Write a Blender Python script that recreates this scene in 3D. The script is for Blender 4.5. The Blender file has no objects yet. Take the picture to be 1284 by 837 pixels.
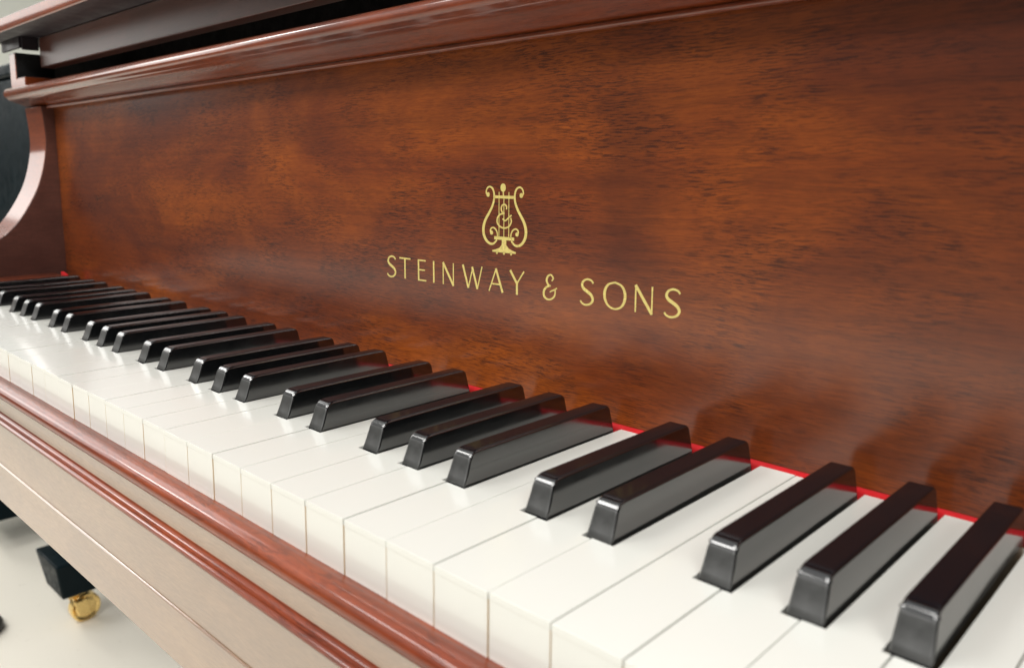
import bpy, bmesh, math, random
from mathutils import Vector, Matrix
random.seed(4)
S = bpy.context.scene
COL = S.collection
MM = 0.001

# ------------------------------------------------------------------ camera
cd = bpy.data.cameras.new('camera'); cam = bpy.data.objects.new('camera', cd); COL.objects.link(cam)
cam.location = (0.29554, -0.16467, 0.12284)
yaw, pitch = math.radians(-45.637), math.radians(-8.792)
fwd = Vector((math.sin(yaw)*math.cos(pitch), math.cos(yaw)*math.cos(pitch), math.sin(pitch)))
cam.rotation_euler = fwd.to_track_quat('-Z', 'Y').to_euler()
cd.sensor_width = 36; cd.lens = 1034.2/1284*36
cd.shift_x = (642-570.6)/1284; cd.shift_y = -(418.5-369.7)/1284
cd.clip_start = 0.01; cd.clip_end = 100
cd.dof.use_dof = True; cd.dof.focus_distance = 0.46; cd.dof.aperture_fstop = 13
S.camera = cam
S.view_settings.view_transform = 'Standard'; S.view_settings.look = 'None'
S.view_settings.exposure = -0.03; S.view_settings.gamma = 1

# ------------------------------------------------------------------ world: soft light of a bright room, darker round the horizon
W = bpy.data.worlds.new('World'); S.world = W; W.use_nodes = True
nt = W.node_tree; nt.nodes.clear()
out = nt.nodes.new('ShaderNodeOutputWorld'); bg = nt.nodes.new('ShaderNodeBackground')
tc = nt.nodes.new('ShaderNodeTexCoord'); sx = nt.nodes.new('ShaderNodeSeparateXYZ'); rp = nt.nodes.new('ShaderNodeValToRGB')
mr = nt.nodes.new('ShaderNodeMapRange'); mr.inputs[1].default_value = -1; mr.inputs[2].default_value = 1
nt.links.new(tc.outputs['Generated'], sx.inputs[0]); nt.links.new(sx.outputs['Z'], mr.inputs[0])
nt.links.new(mr.outputs[0], rp.inputs[0]); nt.links.new(rp.outputs[0], bg.inputs[0]); nt.links.new(bg.outputs[0], out.inputs[0])
cr = rp.color_ramp
cr.elements[0].position = 0.0; cr.elements[0].color = (.45, .42, .36, 1)
cr.elements[1].position = 1.0; cr.elements[1].color = (1, 1, 1, 1)
for pos, c in ((.41, (.50, .46, .40)), (.43, (.035, .025, .018)), (.53, (.03, .024, .018)), (.60, (.14, .13, .11)), (.72, (1, .99, .95))):
    e = cr.elements.new(pos); e.color = (*c, 1)
bg.inputs[1].default_value = .62

# ------------------------------------------------------------------ lamps: ceiling panels, with unseen area lights added in front and at the left
def area(name, loc, target, sx_, sy_, energy, color=(1, 1, 1)):
    l = bpy.data.lights.new(name, 'AREA'); l.shape = 'RECTANGLE'; l.size = sx_; l.size_y = sy_; l.energy = energy; l.color = color
    o = bpy.data.objects.new(name, l); COL.objects.link(o); o.location = loc
    o.rotation_euler = (Vector(target)-Vector(loc)).to_track_quat('-Z', 'Y').to_euler(); return o
for px, py in ((-1.6, -.9), (0.3, -.8), (2.0, -.9), (-1.6, 1.2), (-3.4, -.6)):
    area('overhead_area_light', (px, py, 1.95), (px, py, 0), 1.0, .3, 15, (1, .98, .94))
for px, py in ((-1.3, -1.75), (0.4, -1.6), (2.0, -1.7)):
    area('overhead_area_light', (px, py, 1.95), (px*.4, 0, .1), 1.0, .45, 19, (1, .98, .95))  # added fill from the front, brightening the key tails and fallboard
area('unseen_left_light', (-4.7, 1.2, 2.45), (0, .6, .6), 5.0, 2.0, 92, (1, .99, .97))  # unseen source on the left, added for the moulding and slip highlights
area('unseen_left_light', (-4.7, -1.1, 1.3), (0, 0, .3), 1.5, 1.5, 19, (1, .97, .93))  # lower unseen fill, added to brighten the arm edge

# ------------------------------------------------------------------ materials
def newmat(name):
    m = bpy.data.materials.new(name); m.use_nodes = True
    return m, m.node_tree, m.node_tree.nodes['Principled BSDF']
def simple(name, col, rough=.4, coat=0, coat_rough=.05, metal=0, ior=1.5, noise=0.0, nscale=30, sss=0, wear=1.0):
    m, t, b = newmat(name)
    b.inputs['Roughness'].default_value = rough; b.inputs['Metallic'].default_value = metal
    b.inputs['IOR'].default_value = ior
    b.inputs['Coat Weight'].default_value = coat; b.inputs['Coat Roughness'].default_value = coat_rough
    if sss:
        b.inputs['Subsurface Weight'].default_value = sss; b.inputs['Subsurface Radius'].default_value = (.002, .0015, .001); b.inputs['Subsurface Scale'].default_value = 1
    tc = t.nodes.new('ShaderNodeTexCoord'); n = t.nodes.new('ShaderNodeTexNoise'); n.inputs['Scale'].default_value = nscale; n.inputs['Detail'].default_value = 6
    t.links.new(tc.outputs['Object'], n.inputs['Vector'])
    n3 = t.nodes.new('ShaderNodeTexNoise'); n3.inputs['Scale'].default_value = 55; n3.inputs['Detail'].default_value = 5; n3.inputs['Roughness'].default_value = .7
    m3 = t.nodes.new('ShaderNodeMapRange'); m3.inputs[1].default_value = .35; m3.inputs[2].default_value = .65; m3.inputs[3].default_value = rough*(1-.22*wear); m3.inputs[4].default_value = rough*(1+.3*wear)
    t.links.new(tc.outputs['Object'], n3.inputs['Vector']); t.links.new(n3.outputs['Fac'], m3.inputs[0]); t.links.new(m3.outputs[0], b.inputs['Roughness'])
    mx = t.nodes.new('ShaderNodeMix'); mx.data_type = 'RGBA'
    mx.inputs['A'].default_value = (*[c*(1-noise) for c in col], 1); mx.inputs['B'].default_value = (*[min(1, c*(1+noise)) for c in col], 1)
    t.links.new(n.outputs['Fac'], mx.inputs['Factor']); t.links.new(mx.outputs['Result'], b.inputs['Base Color'])
    return m
def wood(name, dark, mid, light, band=False, coat_ior=1.5, coat_rough=.14, coat=1.0, pore=.55, bump=1.0, grainf=.42):
    """Stained mahogany: mottled figure, broken horizontal pores, satin lacquer."""
    m, t, b = newmat(name); N = t.nodes.new; L = t.links.new
    tc = N('ShaderNodeTexCoord')
    def mapping(sc, src=tc.outputs['Object'], loc=(0, 0, 0)):
        mp = N('ShaderNodeMapping'); mp.inputs['Scale'].default_value = sc; mp.inputs['Location'].default_value = loc; L(src, mp.inputs[0]); return mp.outputs[0]
    def noise(vec, sc, det=4, rough=.55, dist=0):
        n = N('ShaderNodeTexNoise'); n.inputs['Scale'].default_value = sc; n.inputs['Detail'].default_value = det
        n.inputs['Roughness'].default_value = rough; n.inputs['Distortion'].default_value = dist; L(vec, n.inputs['Vector']); return n.outputs['Fac']
    def ramp(fac, *stops):
        r = N('ShaderNodeValToRGB'); e = r.color_ramp.elements
        e[0].position, e[0].color = stops[0][0], (*stops[0][1], 1); e[1].position, e[1].color = stops[-1][0], (*stops[-1][1], 1)
        for p_, c_ in stops[1:-1]:
            q = e.new(p_); q.color = (*c_, 1)
        L(fac, r.inputs[0]); return r.outputs[0]
    def mix(kind, f, a, bb):
        x = N('ShaderNodeMix'); x.data_type = 'RGBA'; x.blend_type = kind
        if isinstance(f, (int, float)): x.inputs['Factor'].default_value = f
        else: L(f, x.inputs['Factor'])
        L(a, x.inputs['A'])
        if isinstance(bb, tuple): x.inputs['B'].default_value = (*bb, 1)
        else: L(bb, x.inputs['B'])
        return x.outputs['Result']
    # gently wavy coordinates so that the pores are not ruled lines
    wv = N('ShaderNodeTexNoise'); wv.inputs['Scale'].default_value = 28; wv.inputs['Detail'].default_value = 3; L(mapping((.6, 1, 1)), wv.inputs['Vector'])
    sub = N('ShaderNodeVectorMath'); sub.operation = 'SUBTRACT'; L(wv.outputs['Color'], sub.inputs[0]); sub.inputs[1].default_value = (.5, .5, .5)
    scl = N('ShaderNodeVectorMath'); scl.operation = 'SCALE'; L(sub.outputs[0], scl.inputs[0]); scl.inputs['Scale'].default_value = .006
    add = N('ShaderNodeVectorMath'); add.operation = 'ADD'; L(tc.outputs['Object'], add.inputs[0]); L(scl.outputs[0], add.inputs[1])
    vec = add.outputs[0]
    fig = noise(mapping((5, 6, 11), loc=(12.7, 0, 8.1)), 1.0, 5, .6, .8)
    col = ramp(fig, (.28, dark), (.48, mid), (.66, light))
    cloud = noise(mapping((14, 14, 34), vec), 1.0, 6, .68, .3)
    col = mix('MULTIPLY', .38, col, ramp(cloud, (.34, (.55, .5, .48)), (.60, (1, 1, 1))))
    if band:                                   # the darker flame of figure right of the emblem
        sp = N('ShaderNodeSeparateXYZ'); L(vec, sp.inputs[0])
        bn = noise(mapping((26, 6, 90), vec), 1.0, 6, .7)
        a1 = N('ShaderNodeMath'); a1.operation = 'MULTIPLY_ADD'; L(bn, a1.inputs[0]); a1.inputs[1].default_value = .06; L(sp.outputs['X'], a1.inputs[2])
        sl = N('ShaderNodeMath'); sl.operation = 'MULTIPLY_ADD'; L(sp.outputs['Z'], sl.inputs[0]); sl.inputs[1].default_value = .12; L(a1.outputs[0], sl.inputs[2])
        bnd = ramp(sl.outputs[0], (.098, (0, 0, 0)), (.114, (.85, .85, .85)), (.128, (.7, .7, .7)), (.150, (0, 0, 0)))
        zf = ramp(sp.outputs['Z'], (.055, (0, 0, 0)), (.08, (1, 1, 1)), (.15, (.8, .8, .8)), (.17, (0, 0, 0)))
        col = mix('MULTIPLY', mix('MULTIPLY', 1, bnd, zf), col, (.55, .50, .50))
        # darkening painted in towards the right, where the panel reflects less
        rt = ramp(sp.outputs['X'], (.06, (0, 0, 0)), (.30, (1, 1, 1)))
        col = mix('MULTIPLY', rt, col, (.45, .38, .40))
    pf = noise(mapping((130, 600, 2000), vec), 1.0, 3, .65)
    pores = ramp(pf, (.44, (1, 1, 1)), (.49, (0, 0, 0)))
    clump = ramp(noise(mapping((26, 10, 45)), 1.0, 3), (.38, (.25, .25, .25)), (.62, (1, 1, 1)))
    pm = mix('MULTIPLY', 1, pores, clump)
    col2 = mix('MULTIPLY', pore, col, (.22, .18, .16))
    x = N('ShaderNodeMix'); x.data_type = 'RGBA'; L(pm, x.inputs['Factor']); L(col, x.inputs['A']); L(col2, x.inputs['B'])
    grain = ramp(noise(mapping((9, 60, 420), vec), 1.0, 4, .65), (.38, (.52, .48, .46)), (.56, (1, 1, 1)))
    gm = mix('MULTIPLY', grainf, x.outputs['Result'], grain)
    fine = ramp(noise(mapping((150, 900, 1800), vec), 1.0, 2), (.35, (.78, .76, .74)), (.65, (1.0, 1.0, 1.0)))
    colf = mix('MULTIPLY', .8, gm, fine)
    L(colf, b.inputs['Base Color'])
    b.inputs['Roughness'].default_value = .55; b.inputs['Specular IOR Level'].default_value = .25
    b.inputs['Coat Weight'].default_value = coat; b.inputs['Coat Roughness'].default_value = coat_rough; b.inputs['Coat IOR'].default_value = coat_ior
    bp = N('ShaderNodeBump'); bp.inputs['Strength'].default_value = .12*bump; bp.inputs['Distance'].default_value = .0004
    L(pf, bp.inputs['Height']); L(bp.outputs[0], b.inputs['Normal'])
    bp2 = N('ShaderNodeBump'); bp2.inputs['Strength'].default_value = .05*bump; bp2.inputs['Distance'].default_value = .0004
    L(pf, bp2.inputs['Height']); L(bp2.outputs[0], b.inputs['Coat Normal'])
    return m
M_panel = wood('mahogany_veneer', (.115, .018, .0022), (.205, .037, .0016), (.34, .074, .0025), band=True, coat_rough=.19, coat_ior=1.72, pore=.8)
M_wood = wood('mahogany_solid', (.13, .022, .005), (.22, .038, .007), (.30, .060, .011), coat_rough=.10, pore=.4, coat_ior=1.55, bump=.1)
M_slip = wood('mahogany_slip', (.16, .022, .004), (.24, .036, .006), (.31, .055, .009), coat_rough=.10, pore=.5, coat_ior=1.6, bump=.1, coat=.6)
M_bed = wood('mahogany_front_sheen', (.24, .13, .06), (.28, .15, .07), (.32, .18, .085), grainf=.1, coat_ior=2.8, coat_rough=.16, pore=.1, bump=0)  # same mahogany; paler base and strong coat carry the floor's reflection
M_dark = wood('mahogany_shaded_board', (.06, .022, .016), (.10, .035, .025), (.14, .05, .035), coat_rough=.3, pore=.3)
M_under = simple('dark_lid_underside', (.022, .018, .022), .4, noise=.2, ior=1.35)
M_white = simple('ivory_plastic', (.775, .785, .735), .25, coat=.6, coat_rough=.08, wear=.12, noise=.012, nscale=12)
M_black = simple('ebony_plastic', (.0025, .003, .005), .14, noise=.2, ior=1.32)
M_side = simple('ebony_plastic_side', (.004, .0045, .005), .13, noise=.2, ior=2.2)  # same ebony, reflectivity raised to brighten reflections on sides and front roll
M_front = simple('ebony_plastic_sheen_front', (.024, .025, .024), .34, noise=.25, nscale=700, ior=2.4)  # same ebony; the room's grey reflection is put into a lighter base
M_keywood = simple('spruce_key_wood', (.72, .56, .33), .7, noise=.15, nscale=90)
M_felt = simple('red_felt', (.50, .005, .009), .9, noise=.15, nscale=2500)
M_gold = simple('gold_leaf', (1.0, .71, .24), .25, metal=.3, noise=.25, nscale=420)
M_brass = simple('polished_brass', (.9, .66, .27), .25, metal=1, noise=.1)
M_lacquer = simple('black_lacquer', (.002, .008, .011), .45, noise=.3, ior=1.2)
M_inside = simple('interior_black', (.006, .006, .007), .8, noise=.3)
M_floor = simple('cream_floor', (.84, .80, .70), .35, noise=.07, nscale=1.3)
M_wall = simple('pale_wall', (.78, .80, .74), .8, noise=.03, nscale=2)
M_rubber = simple('black_rubber', (.012, .012, .013), .45, noise=.3)

# ------------------------------------------------------------------ helpers (all sizes in millimetres)
def link(name, me, mat, parent=None, sharp=32, bevel=0, seg=3, smooth=True):
    o = bpy.data.objects.new(name, me); COL.objects.link(o); o.parent = parent
    if mat: me.materials.append(mat)
    if smooth:
        for p in me.polygons: p.use_smooth = True
        me.set_sharp_from_angle(angle=math.radians(sharp))
    if bevel:
        md = o.modifiers.new('bevel', 'BEVEL'); md.width = bevel*MM; md.segments = seg; md.limit_method = 'ANGLE'; md.angle_limit = math.radians(28)
        md.harden_normals = False
    return o
def mesh(name, vs, fs):
    me = bpy.data.meshes.new(name); me.from_pydata([tuple(c*MM for c in v) for v in vs], [], fs)
    bm = bmesh.new(); bm.from_mesh(me); bmesh.ops.recalc_face_normals(bm, faces=bm.faces); bm.to_mesh(me); bm.free()
    return me
def box_data(x0, x1, y0, y1, z0, z1):
    v = [(x, y, z) for x in (x0, x1) for y in (y0, y1) for z in (z0, z1)]
    f = [(0, 1, 3, 2), (4, 6, 7, 5), (0, 4, 5, 1), (2, 3, 7, 6), (0, 2, 6, 4), (1, 5, 7, 3)]
    return v, f
def box(name, mat, parent, *b, bevel=.8, seg=3):
    return link(name, mesh(name, *box_data(*b)), mat, parent, bevel=bevel, seg=seg)
def sweep(name, prof, xs, mat, parent, bevel=0, sharp=32, scales=None, seg=2):
    """profile [(y,z)] swept along x"""
    n = len(prof); vs = []; fs = []
    cy = sum(p[0] for p in prof)/n; cz = sum(p[1] for p in prof)/n
    for i, x in enumerate(xs):
        s = scales[i] if scales else 1
        for y, z in prof: vs.append((x, cy+(y-cy)*s, cz+(z-cz)*s))
    for i in range(len(xs)-1):
        for j in range(n):
            a = i*n+j; b_ = i*n+(j+1) % n
            fs.append((a, b_, b_+n, a+n))
    fs.append(tuple(range(n))); fs.append(tuple(range((len(xs)-1)*n, len(xs)*n)))
    return link(name, mesh(name, vs, fs), mat, parent, sharp=sharp, bevel=bevel, seg=seg)
def prism_z(name, poly, z0, z1, mat, parent, bevel=0, seg=2):
    n = len(poly); vs = [(x, y, z0) for x, y in poly]+[(x, y, z1) for x, y in poly]
    fs = [tuple(range(n)), tuple(range(n, 2*n))]+[(i, (i+1) % n, n+(i+1) % n, n+i) for i in range(n)]
    return link(name, mesh(name, vs, fs), mat, parent, bevel=bevel, seg=seg)
def lathe(name, prof, centre, axis, mat, parent, seg=32):
    vs = []; fs = []; n = len(prof)
    for k in range(seg):
        a = 2*math.pi*k/seg
        for r, h in prof:
            if axis == 'z': vs.append((centre[0]+r*math.cos(a), centre[1]+r*math.sin(a), centre[2]+h))
            else: vs.append((centre[0]+h, centre[1]+r*math.cos(a), centre[2]+r*math.sin(a)))
    for k in range(seg):
        for j in range(n-1):
            a, b_ = k*n+j, ((k+1) % seg)*n+j
            fs.append((a, b_, b_+1, a+1))
    fs.append(tuple(k*n for k in range(seg))); fs.append(tuple(k*n+n-1 for k in range(seg)))
    return link(name, mesh(name, vs, fs), mat, parent, sharp=35)
def catmull(pts, n=8):
    out_ = []
    P_ = [pts[0]]+list(pts)+[pts[-1]]
    for i in range(1, len(P_)-2):
        p0, p1, p2, p3 = P_[i-1:i+3]
        for k in range(n):
            t = k/n
            out_.append(tuple(.5*((2*b_)+(-a+c)*t+(2*a-5*b_+4*c-d)*t*t+(-a+3*b_-3*c+d)*t**3) for a, b_, c, d in zip(p0, p1, p2, p3)))
    out_.append(tuple(pts[-1])); return out_
def thing(name, label, cat, loc):
    o = bpy.data.objects.new(name, None); COL.objects.link(o); o.location = tuple(c*MM for c in loc); o.empty_display_size = .05
    o['label'] = label; o['category'] = cat; return o

# ------------------------------------------------------------------ the setting
f = box('floor', M_floor, None, -6200, 6200, -5200, 6000, -760, -710, bevel=0); f['kind'] = 'structure'
w = box('wall', M_wall, None, -5300, -5200, 500, 6000, -708, 2600, bevel=0); w['kind'] = 'structure'

# ------------------------------------------------------------------ the piano
piano = thing('grand_piano', 'large mahogany grand piano in front, with ivory and black keys and gold lettering', 'piano', (0, 0, 0))
P = 23.5
XL, XR = -26*P, 26*P
FB = [(159.2, 1), (159.9, 7), (160.3, 16), (160.45, 28), (160.4, 42), (160.15, 53), (160.0, 64), (160.0, 92), (159.9, 113), (159.7, 140), (159.5, 165), (159.2, 187)]
def fb_y(z):
    for (y0, z0), (y1, z1) in zip(FB, FB[1:]):
        if z0 <= z <= z1: return y0+(y1-y0)*(z-z0)/(z1-z0)
    return FB[-1][0]
prof = [(a, b_) for a, b_ in catmull(FB, 4)]
fallboard = sweep('fallboard', prof+[(178, 187), (178, 1)], [-649.4, 649.4], M_panel, piano, sharp=40)

# moulding along the top of the fallboard, its rounded end passing over the arm
MO = [(170, 187.2), (154, 187.2), (150, 188.2), (145, 190.6), (140, 192.4), (136, 193.4), (132.5, 194.4), (131.2, 195.6), (130.6, 196.6), (128.6, 197.4), (127.4, 198.8), (126.8, 200.8),
      (127.0, 203.0), (128.2, 205.2), (130.4, 206.8), (133.5, 207.6), (170, 208)]
sweep('moulding', MO, [-712, -711, -708.5, -704, 704, 708.5, 711, 712], M_wood, piano, scales=[.3, .6, .88, 1, 1, .88, .6, .3], sharp=50)
bead = [(152.6+1.5*math.cos(a), 185.9+1.5*math.sin(a)) for a in [i*math.pi/6 for i in range(12)]]
sweep('bead', bead, [-649, 649], M_wood, piano, sharp=80)

# arms of the case
ARM = [(146, 187), (147.6, 172), (148.6, 157), (147.6, 139), (143, 118), (135, 97), (121, 74), (108, 58.8), (96, 49.5), (80, 41), (60, 34.5), (34, 30.5), (8, 28), (-4, 25), (-12, 18), (-15, 6), (-15, -104)]
armp = [(a, b_) for a, b_ in catmull(ARM[:-1], 4)]+[(-15, -104)]
for s in (-1, 1):
    vs_x = [s*650, s*700]
    arm = sweep('arm', armp+[(420, -104), (420, 187)], vs_x, M_wood, piano, sharp=40, bevel=.9)
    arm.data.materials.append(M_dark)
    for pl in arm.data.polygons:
        if abs(pl.normal.x) > .9: pl.material_index = 1  # arm sides take darker wood; their dark reflection is put into the colour
    # block between the last key and the arm
    box('key_block', M_wood, piano, *sorted((s*614.2, s*649.4)), -1, 146.5, -20, 9.5, bevel=1.5)
    # rim above the arm: thin outer rim with the lower inner rim beside it
    L_ = [(s*676, 188), (s*694, 188), (s*694, 243), (s*676, 243), (s*676, 216), (s*651, 216), (s*651, 188)] if False else None
    vs = []
    sect = [(650, 202), (696, 202), (696, 243), (677, 243), (677, 216), (650, 216)]
    for y in (133, 1300):
        for x, z in sect: vs.append((s*x, y, z))
    n = len(sect)
    fs = [tuple(range(n)), tuple(range(n, 2*n))]+[(i, (i+1) % n, n+(i+1) % n, n+i) for i in range(n)]
    link('rim', mesh('rim', vs, fs), M_wood, piano, bevel=1)
    box('rim_lining', M_inside, piano, *sorted((s*675.5, s*676.9)), 133.6, 1299, 216.4, 242.6, bevel=0)
    box('rim_lining', M_inside, piano, *sorted((s*650.4, s*675.4)), 133.8, 1299, 216.2, 216.9, bevel=0)
    box('rim_lining', M_inside, piano, *sorted((s*649.6, s*650.3)), 163.3, 1299, 188, 256.6, bevel=0)  # added black panel closing the gap under the lid against stray light
    box('rim_side', M_wood, piano, *sorted((s*655, s*699)), 420.5, 1300, -104, 187, bevel=1)
    box('lid_rail', M_under, piano, *sorted((s*650, s*654)), 133, 149, 243.6, 256.6, bevel=.5)
    box('lid_rail', M_under, piano, *sorted((s*654.3, s*712)), 131, 134, 245.6, 256.6, bevel=.5)
# lid with its moulded front edge, and the board under it
LP = [(1300, 257), (111, 257), (110, 257.8), (109.6, 259), (109.2, 269.4), (109.4, 269.5), (1300, 269.5)]
ld = sweep('lid', LP, [-730, 730], M_wood, piano, sharp=40)
ld.data.materials.append(M_under)
for pl in ld.data.polygons:
    if pl.normal.z < -.9: pl.material_index = 1
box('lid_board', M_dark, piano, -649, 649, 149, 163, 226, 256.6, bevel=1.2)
box('interior', M_inside, piano, -649, 649, 240, 260, 190, 256, bevel=0)  # dark backing sheet standing in for the unlit cavity

# keybed front, keyslip with its roll, cove and bead
KS = [(12, -21), (-1.5, -21), (-2.6, -20.4), (-5, -19.8), (-7.6, -20.0), (-9.9, -20.9), (-11.6, -22.4), (-12.2, -24.2), (-11.9, -25.8), (-11.0, -27.3), (-9.8, -28.2), (-9.3, -28.6), (-9.2, -33),
      (-9.3, -38.2), (-9.8, -39.4), (-11.2, -40.3), (-12.2, -40.5), (-12.4, -40.9), (-13.3, -41.1), (-14.1, -41.8), (-14.2, -42.8), (-13.6, -43.7), (-12.8, -44.0),
      (-12.0, -44.1), (12, -44.1)]
ks = sweep('keyslip', KS, [-649.4, 649.4], M_slip, piano, sharp=38)
ks.data.materials.append(M_bed)
for pl in ks.data.polygons:
    if pl.normal.y < -.9 and -.0385 < pl.center.z < -.0283: pl.material_index = 1  # upright cove face shares the paler wood that carries the floor reflection
KB = [(140, -44.4), (-11, -44.4), (-11, -74.9), (-11.5, -75.0), (-12.0, -75.4), (-12.0, -75.9), (-11.6, -76.2), (-11.6, -102.5), (-10.3, -104), (-3, -104.2), (-3, -112), (140, -112)]
sweep('keybed', KB, [-649.5, 649.5], M_bed, piano, sharp=25)
box('key_frame', M_keywood, piano, -649.4, 649.4, 12.5, 148.5, -43.8, -22.6, bevel=0)

# red felt under the fallboard with its loose curled end
fp = [(156.0, -4), (156.0, -.5), (156.4, .3), (157, .7), (162, .9), (162, -4)]
sweep('name_felt', fp, [-613, 613], M_felt, piano, sharp=60)
cp = catmull([(-612, 152, 1.5), (-615, 151, 5), (-619, 149, 8.5), (-626, 148, 11)], 6)
vs = []; fs = []
for i, (x, y, z) in enumerate(cp):
    vs += [(x, y-1.6, z-1.6), (x, y-1.6, z+1.6), (x, y+1.4, z+1.6), (x, y+1.4, z-1.6)]
    if i: fs += [((i-1)*4+j, (i-1)*4+(j+1) % 4, i*4+(j+1) % 4, i*4+j) for j in range(4)]
fs += [(0, 1, 2, 3), tuple(len(vs)-4+j for j in range(4))]
link('felt_end', mesh('felt_end', vs, fs), M_felt, piano, sharp=60)

# ------------------------------------------------------------------ keys
OFF = {0: -2.2, 1: 2.2, 2: -3.3, 3: .4, 4: 3.7}       # shift of each sharp from the joint below it
HB = 5.3                                             # half width of a black key at its foot
YB = 51.5
G = .27                                              # half the gap between naturals
CL = 1.1                                             # clearance round a sharp
def black_mesh():
    top = 12.8
    pr = [(YB-.1, -6), (YB, 0)]
    pr += [(YB+dy, z) for dy, z in ((1.15, 2.4), (2.25, 5.1), (3.2, 7.7), (3.75, 9.3), (4.15, 10.3), (4.75, 11.2), (5.6, 11.95), (6.8, 12.5), (8.3, 12.75), (10.0, top))]
    pr += [(100, top+.02), (147.5, top-.1), (149.4, top-1.6), (152.0, 0), (152.0, -6)]
    def hw(z): return HB-.75*max(0, min(1, z/11.0))-(.0 if z < 11 else .15)
    vs = []; n = len(pr)
    for s in (-1, 1):
        for y, z in pr: vs.append((s*hw(z), y, z))
    fs = [tuple(range(n)), tuple(range(n, 2*n))]+[(i, (i+1) % n, n+(i+1) % n, n+i) for i in range(n)]
    return mesh('black_key', vs, fs)
bme = black_mesh()
first = None
sharps = {}                                          # joint index -> x centre
pat = {1: 0, 2: 1, 4: 2, 5: 3, 6: 4}                 # joint position within the octave counted from C
for k in range(-25, 26):
    d = (k+3) % 7                                     # k=-3 and k=4 are C joints (left edge of C)
    if d in pat: sharps[k] = k*P+OFF[pat[d]]
sharps.pop(25, None)
for k, x in sorted(sharps.items()):
    if first is None:
        first = o = link('black_key', bme, M_black, piano, bevel=.95, seg=4, sharp=40)
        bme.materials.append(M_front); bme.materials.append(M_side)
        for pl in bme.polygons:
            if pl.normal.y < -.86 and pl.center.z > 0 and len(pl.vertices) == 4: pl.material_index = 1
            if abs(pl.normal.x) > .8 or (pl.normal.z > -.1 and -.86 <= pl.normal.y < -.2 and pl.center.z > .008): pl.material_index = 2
    else:
        o = first.copy(); COL.objects.link(o); o.parent = piano
    o.location = (x*MM, random.uniform(-.35, .35)*MM, random.uniform(-.22, .18)*MM)
    o.rotation_euler = (0, 0, random.uniform(-.0025, .0025))
cache = {}
for k in range(-26, 26):
    l = sharps.get(k); r = sharps.get(k+1)
    lo = None if l is None else round(l-k*P, 2); ro = None if r is None else round(r-(k+1)*P, 2)
    key = (lo, ro)
    if key not in cache:
        a, b_ = G, P-G
        al = a if lo is None else max(a, lo+HB+CL); bl = b_ if ro is None else min(b_, P+ro-HB-CL)
        yn = YB-1.0
        poly = [(a, 0), (b_, 0)]
        if bl < b_: poly += [(b_, yn), (bl, yn)]
        poly += [(bl, 155.8), (al, 155.8)]
        if al > a: poly += [(al, yn), (a, yn)]
        # celluloid top sheet and front; a second step sets the front plate back a little
        n = len(poly); vs = []; fs = []
        levels = [(0, 0), (-2.3, 0), (-2.35, .15), (-21.5, .15)]
        for z, inset in levels:
            for i, (x, y) in enumerate(poly): vs.append((x, y+(inset if i < 2 else 0), z))
        for j in range(3):
            for i in range(n): fs.append((j*n+i, j*n+(i+1) % n, (j+1)*n+(i+1) % n, (j+1)*n+i))
        fs += [tuple(range(n)), tuple(range(3*n, 4*n))]
        o = link('white_key', mesh('white_key', vs, fs), M_white, piano, bevel=.8, seg=3, sharp=40)
        o.data.materials.append(M_keywood)
        for pl in o.data.polygons:
            if pl.center.z*1000 < -2.4 and pl.normal.y > -.5: pl.material_index = 1
        cache[key] = o
    else:
        o = cache[key].copy(); COL.objects.link(o); o.parent = piano
    o.location = (k*P*MM, random.uniform(-.22, .22)*MM, random.uniform(-.16, .16)*MM)
    o.rotation_euler = (random.uniform(-.0012, .0012), 0, random.uniform(-.0006, .0006))

# ------------------------------------------------------------------ lettering and emblem, thin gold inlay on the fallboard
class Inlay:
    def __init__(s): s.v = []; s.f = []
    def pt(s, x, z, h): s.v.append((x, fb_y(z)-h, z))
    def ribbon(s, pts, widths):
        n = len(pts); base = len(s.v)
        if isinstance(widths, (int, float)): widths = [widths]*n
        elif len(widths) != n:
            m = len(widths)-1; widths = [widths[min(m-1, int(i/(n-1)*m))]+(widths[min(m, int(i/(n-1)*m)+1)]-widths[min(m-1, int(i/(n-1)*m))])*(i/(n-1)*m-min(m-1, int(i/(n-1)*m))) for i in range(n)]
        for i, (x, z) in enumerate(pts):
            a = pts[max(0, i-1)]; c = pts[min(n-1, i+1)]
            tx, tz = c[0]-a[0], c[1]-a[1]; l = math.hypot(tx, tz) or 1
            nx, nz = -tz/l*widths[i]/2, tx/l*widths[i]/2
            for h in (.14, -.3):
                s.pt(x+nx, z+nz, h); s.pt(x-nx, z-nz, h)
        for i in range(n-1):
            a = base+i*4; b_ = a+4
            s.f += [(a, a+1, b_+1, b_), (a, b_, b_+2, a+2), (a+1, a+3, b_+3, b_+1)]
        s.f += [(base, base+2, base+3, base+1)]; e = base+(n-1)*4; s.f += [(e, e+1, e+3, e+2)]
    def poly(s, pts):
        b_ = len(s.v); n = len(pts)
        for x, z in pts: s.pt(x, z, .15)
        for x, z in pts: s.pt(x, z, -.3)
        s.f += [tuple(range(b_, b_+n))]+[(b_+i, b_+(i+1) % n, b_+n+(i+1) % n, b_+n+i) for i in range(n)]
    def disc(s, x, z, rx, rz): s.poly([(x+rx*math.cos(a), z+rz*math.sin(a)) for a in [i*math.pi/10 for i in range(20)]])
    def link(s, name, parent): return link(name, mesh(name, s.v, s.f), M_gold, parent, smooth=False)
B0, T0 = 56.3, 69.0
H = T0-B0
def Z(t): return B0+H*t
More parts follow.
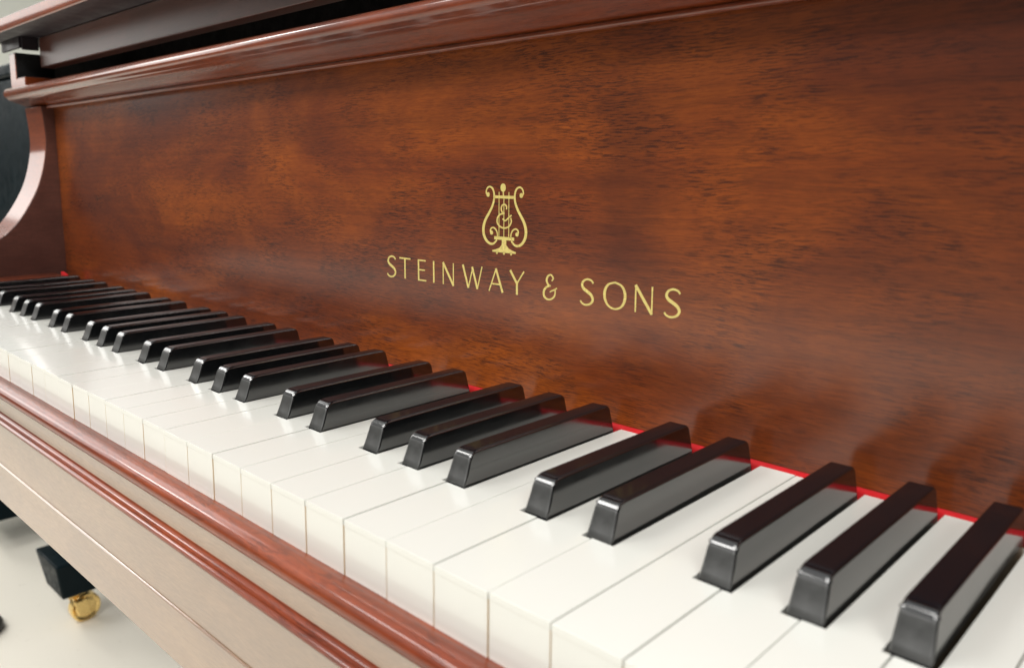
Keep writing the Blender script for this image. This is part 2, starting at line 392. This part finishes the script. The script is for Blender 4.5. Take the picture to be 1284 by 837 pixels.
def glyph(ch, a, b_):
    g = Inlay(); w = b_-a; X = lambda t: a+w*t
    TK, TN = 1.2, .78
    def st(x0, z0, x1, z1, wd): g.ribbon([(X(x0), Z(z0)), (X(x1), Z(z1))], wd)
    def cv(pts, wd, n=8): g.ribbon(catmull([(X(x), Z(z)) for x, z in pts], n), wd)
    if ch == 'S': cv([(.93, .86), (.80, .96), (.52, 1.0), (.24, .92), (.13, .76), (.26, .62), (.52, .52), (.80, .40), (.92, .23), (.76, .07), (.44, 0.0), (.17, .04), (.02, .14)], [.9, .9, 1.0, 1.3, 1.55, 1.55, 1.3, 1.0, .9, .9])
    if ch == 'T': st(0, .965, 1, .965, .85); st(.5, .95, .5, 0, TK)
    if ch == 'E': st(.10, 0, .10, 1, TK); st(.05, .965, .95, .965, .85); st(.05, .52, .85, .52, .8); st(.05, .035, 1, .035, .85)
    if ch == 'I': st(.5, 0, .5, 1, TK)
    if ch == 'N': st(.06, 0, .06, 1, TN); st(.04, 1, .95, 0, 1.45); st(.95, -.02, .95, 1, TN)
    if ch == 'W': st(0, 1, .29, 0, 1.35); st(.29, 0, .52, .9, TN); st(.49, .95, .76, 0, 1.35); st(.76, 0, 1, 1, TN)
    if ch == 'A': st(0, 0, .53, 1, TN); st(.50, 1, 1, 0, 1.35); st(.20, .33, .82, .33, .8)
    if ch == 'Y': st(0, 1, .50, .47, 1.3); st(1, 1, .50, .47, TN); st(.5, .5, .5, 0, 1.3)
    if ch == 'O': cv([(.5, 1), (.2, .90), (.04, .66), (.04, .36), (.2, .1), (.5, 0), (.8, .1), (.96, .36), (.96, .66), (.8, .9), (.5, 1)], [.8, 1.0, 1.45, 1.45, 1.0, .8, 1.0, 1.45, 1.45, 1.0, .8])
    if ch == '&':
        cv([(.62, .76), (.72, .88), (.55, 1.0), (.33, .93), (.24, .76), (.36, .60), (.55, .55)], [.7, .9, .8, 1.1, 1.2, 1.0, .8])
        cv([(.50, .56), (.22, .48), (.04, .30), (.08, .10), (.32, 0), (.60, .03), (.82, .16), (.88, .34), (.84, .46)], [.8, 1.1, 1.3, 1.2, .9, .9, .9, .8, .7])
        cv([(1.0, .50), (.84, .42), (.62, .36), (.48, .30)], [.6, .8, .7, .5])
    return g
LET = [('S', -96.5, -87.9), ('T', -84.7, -74.6), ('E', -68.1, -60.7), ('I', -54.8, -53.5), ('N', -46.7, -37.3), ('W', -30.1, -15.2), ('A', -9.9, 0.1), ('Y', 5.5, 15.1), ('&', 28.3, 37.1),
       ('S', 51.7, 60.0), ('O', 65.9, 78.1), ('N', 83.0, 92.9), ('S', 98.7, 107.2)]
for ch, a, b_ in LET: glyph(ch, a, b_).link('letter', fallboard)
# lyre emblem
g = Inlay(); ax = .9
def mir(pts): return [(2*ax-x, z) for x, z in pts]
outer = [(-11.2, 107.9), (-12.3, 109.4), (-11.7, 111.5), (-9.8, 112.6), (-7.6, 111.6), (-6.5, 109.0), (-6.5, 106.0), (-7.6, 102.6), (-9.9, 98.9), (-12.7, 94.9), (-14.2, 91.0), (-14.0, 87.0), (-12.1, 83.8), (-9.4, 82.2), (-6.6, 82.4), (-4.3, 84.4)]
ow = [.8, .8, .8, .9, 1.0, 1.1, 1.2, 1.3, 1.45, 1.6, 1.75, 1.7, 1.5, 1.3, 1.1, .9]
curl = [(-8.2, 87.6), (-9.1, 88.9), (-8.6, 90.3), (-7.0, 90.9), (-5.1, 89.9), (-4.0, 87.9), (-3.9, 85.8)]
for m_ in (lambda q: q, mir):
    g.ribbon(catmull(m_(outer), 5), ow); g.ribbon(catmull(m_(curl), 5), [.7, .8, .8, .8, .8, .7, .7])
    d0 = m_([(-10.9, 108.4)])[0]; g.disc(d0[0], d0[1], 1.15, 1.25); d0 = m_([(-8.2, 88.1)])[0]; g.disc(d0[0], d0[1], 1.1, 1.1)
g.disc(ax-.9, 112.2, 1.85, 2.2); g.ribbon([(ax-.8, 110.4), (ax-.7, 108)], .7)
g.ribbon([(-6.6, 107.3), (7.4, 107.3)], 1.5)
g.ribbon([(-6.2, 85.5), (8.0, 85.5)], 1.7)
for x in (-2.9, .6, 4.1): g.ribbon([(x, 110.0 if x != .6 else 107), (x+.1, 86)], .42)
g.poly([(-.6, 85.2), (2.4, 85.2), (2.5, 82.0), (4.2, 80.3), (7.0, 79.3), (9.4, 78.7), (9.2, 77.9), (-7.4, 77.9), (-7.6, 78.7), (-5.2, 79.3), (-2.4, 80.3), (-.7, 82.0)])
for x in (-4.2, ax, 6.0): g.disc(x, 77.6, .65, .8)
g.ribbon(catmull([(2.4, 100.9), (2.5, 102.4), (1.0, 103.5), (-.8, 102.7), (-1.3, 100.9), (-.5, 99.3), (.9, 98.7), (-1.8, 98.2), (-3.9, 96.3), (-4.1, 93.6), (-2.1, 91.7), (1.0, 91.0), (4.2, 92.0), (5.9, 94.4), (5.5, 96.6)], 5), .85)
g.ribbon(catmull([(6.0, 98.0), (4.0, 96.6), (1.6, 94.9), (-.3, 95.9)], 4), .75)
g.link('lyre_emblem', fallboard)

# ------------------------------------------------------------------ black piano standing behind
bp = thing('black_piano', 'black grand piano standing behind to the left, seen past the mahogany arm', 'piano', (-1850, 700, -710))
def loc_b(x, y, z): return (x+1850, y-700, z+710)
bodyp = [(-2560, 285), (-1050, 285), (-1050, 900), (-1130, 1250), (-1450, 1500), (-1750, 1700), (-2050, 1980), (-2380, 1980), (-2540, 1750)]
bodyp = [(x+1850, y-700) for x, y in bodyp]
prism_z('body', bodyp, 710-160, 710+268, M_lacquer, bp, bevel=6)
lidp = [(x*1.012, y*1.012) for x, y in bodyp]
prism_z('lid', lidp, 710+269, 710+290, M_lacquer, bp, bevel=5)
def frustum(name, mat, parent, c, b0, b1, t0, t1, zb, zt, bevel=3):
    """b: half sizes at the bottom, t: half sizes at the top"""
    vs = []
    for (hx, hy), z in (((b0, b1), zb), ((t0, t1), zt)):
        vs += [(c[0]-hx, c[1]-hy, z), (c[0]+hx, c[1]-hy, z), (c[0]+hx, c[1]+hy, z), (c[0]-hx, c[1]+hy, z)]
    fs = [(0, 1, 2, 3), (4, 5, 6, 7)]+[(i, (i+1) % 4, 4+(i+1) % 4, 4+i) for i in range(4)]
    return link(name, mesh(name, vs, fs), mat, parent, bevel=bevel)
def caster_fork(x, y):
    vs = []; fs = []
    def b(x0, x1, y0, y1, z0, z1, sy=0):
        n = len(vs)
        for a in (x0, x1):
            for yy in (y0, y1):
                for zz in (z0, z1): vs.append((a, yy+(sy if zz == z0 else 0), zz))
        fs.extend([tuple(n+i for i in q) for q in ((0, 1, 3, 2), (4, 6, 7, 5), (0, 4, 5, 1), (2, 3, 7, 6), (0, 2, 6, 4), (1, 5, 7, 3))])
    b(x-8, x+24, y-14, y+14, 53, 65.5)
    b(x+2, x+7, y-12, y+10, 16, 48.5, 10)
    b(x+29, x+34, y-12, y+10, 16, 48.5, 10)
    b(x-2, x+34, y-8, y+6, 44, 48.8)
    return vs, fs
for cx, cy in ((-1222, 338), (-2480, 345), (-2150, 1700)):
    x, y = cx+1850, cy-700
    leg = frustum('leg', M_lacquer, bp, (x, y), 30, 30, 50, 50, 138, 549)
    frustum('leg_foot', M_lacquer, leg, (x, y), 42, 42, 54, 54, 66, 137, 4)
    fk = mesh('caster', *caster_fork(x-6, y-8))
    cst = link('caster', fk, M_brass, leg, bevel=1.2)
    lathe('wheel', [(4, -9), (14, -9), (19, -7), (24, -9), (27, -7), (27, 7), (24, 9), (19, 7), (14, 9), (4, 9)], (x+12, y+4, 27.2), 'x', M_brass, leg)
# pedal lyre of the black piano
frustum('pedal_box', M_lacquer, bp, (-1720+1850, 345-700), 105, 55, 105, 55, 70, 190, 4)
for dx in (-35, 35):
    frustum('pedal_post', M_lacquer, bp, (-1720+1850+dx, 345-700), 12, 12, 12, 12, 191, 549, 3)

# ------------------------------------------------------------------ round foot on the floor at the left edge
cup = lathe('caster_cup', [(0.5, 0), (36, 0), (40, 4), (40, 14), (36, 20), (28, 22), (24, 16), (.5, 15)], (0, 0, 0), 'z', M_rubber, None, seg=40)
cup.location = (-1.297, .186, -.7098)
cup['label'] = 'small round black disc lying on the pale floor at the left edge'; cup['category'] = 'caster cup'
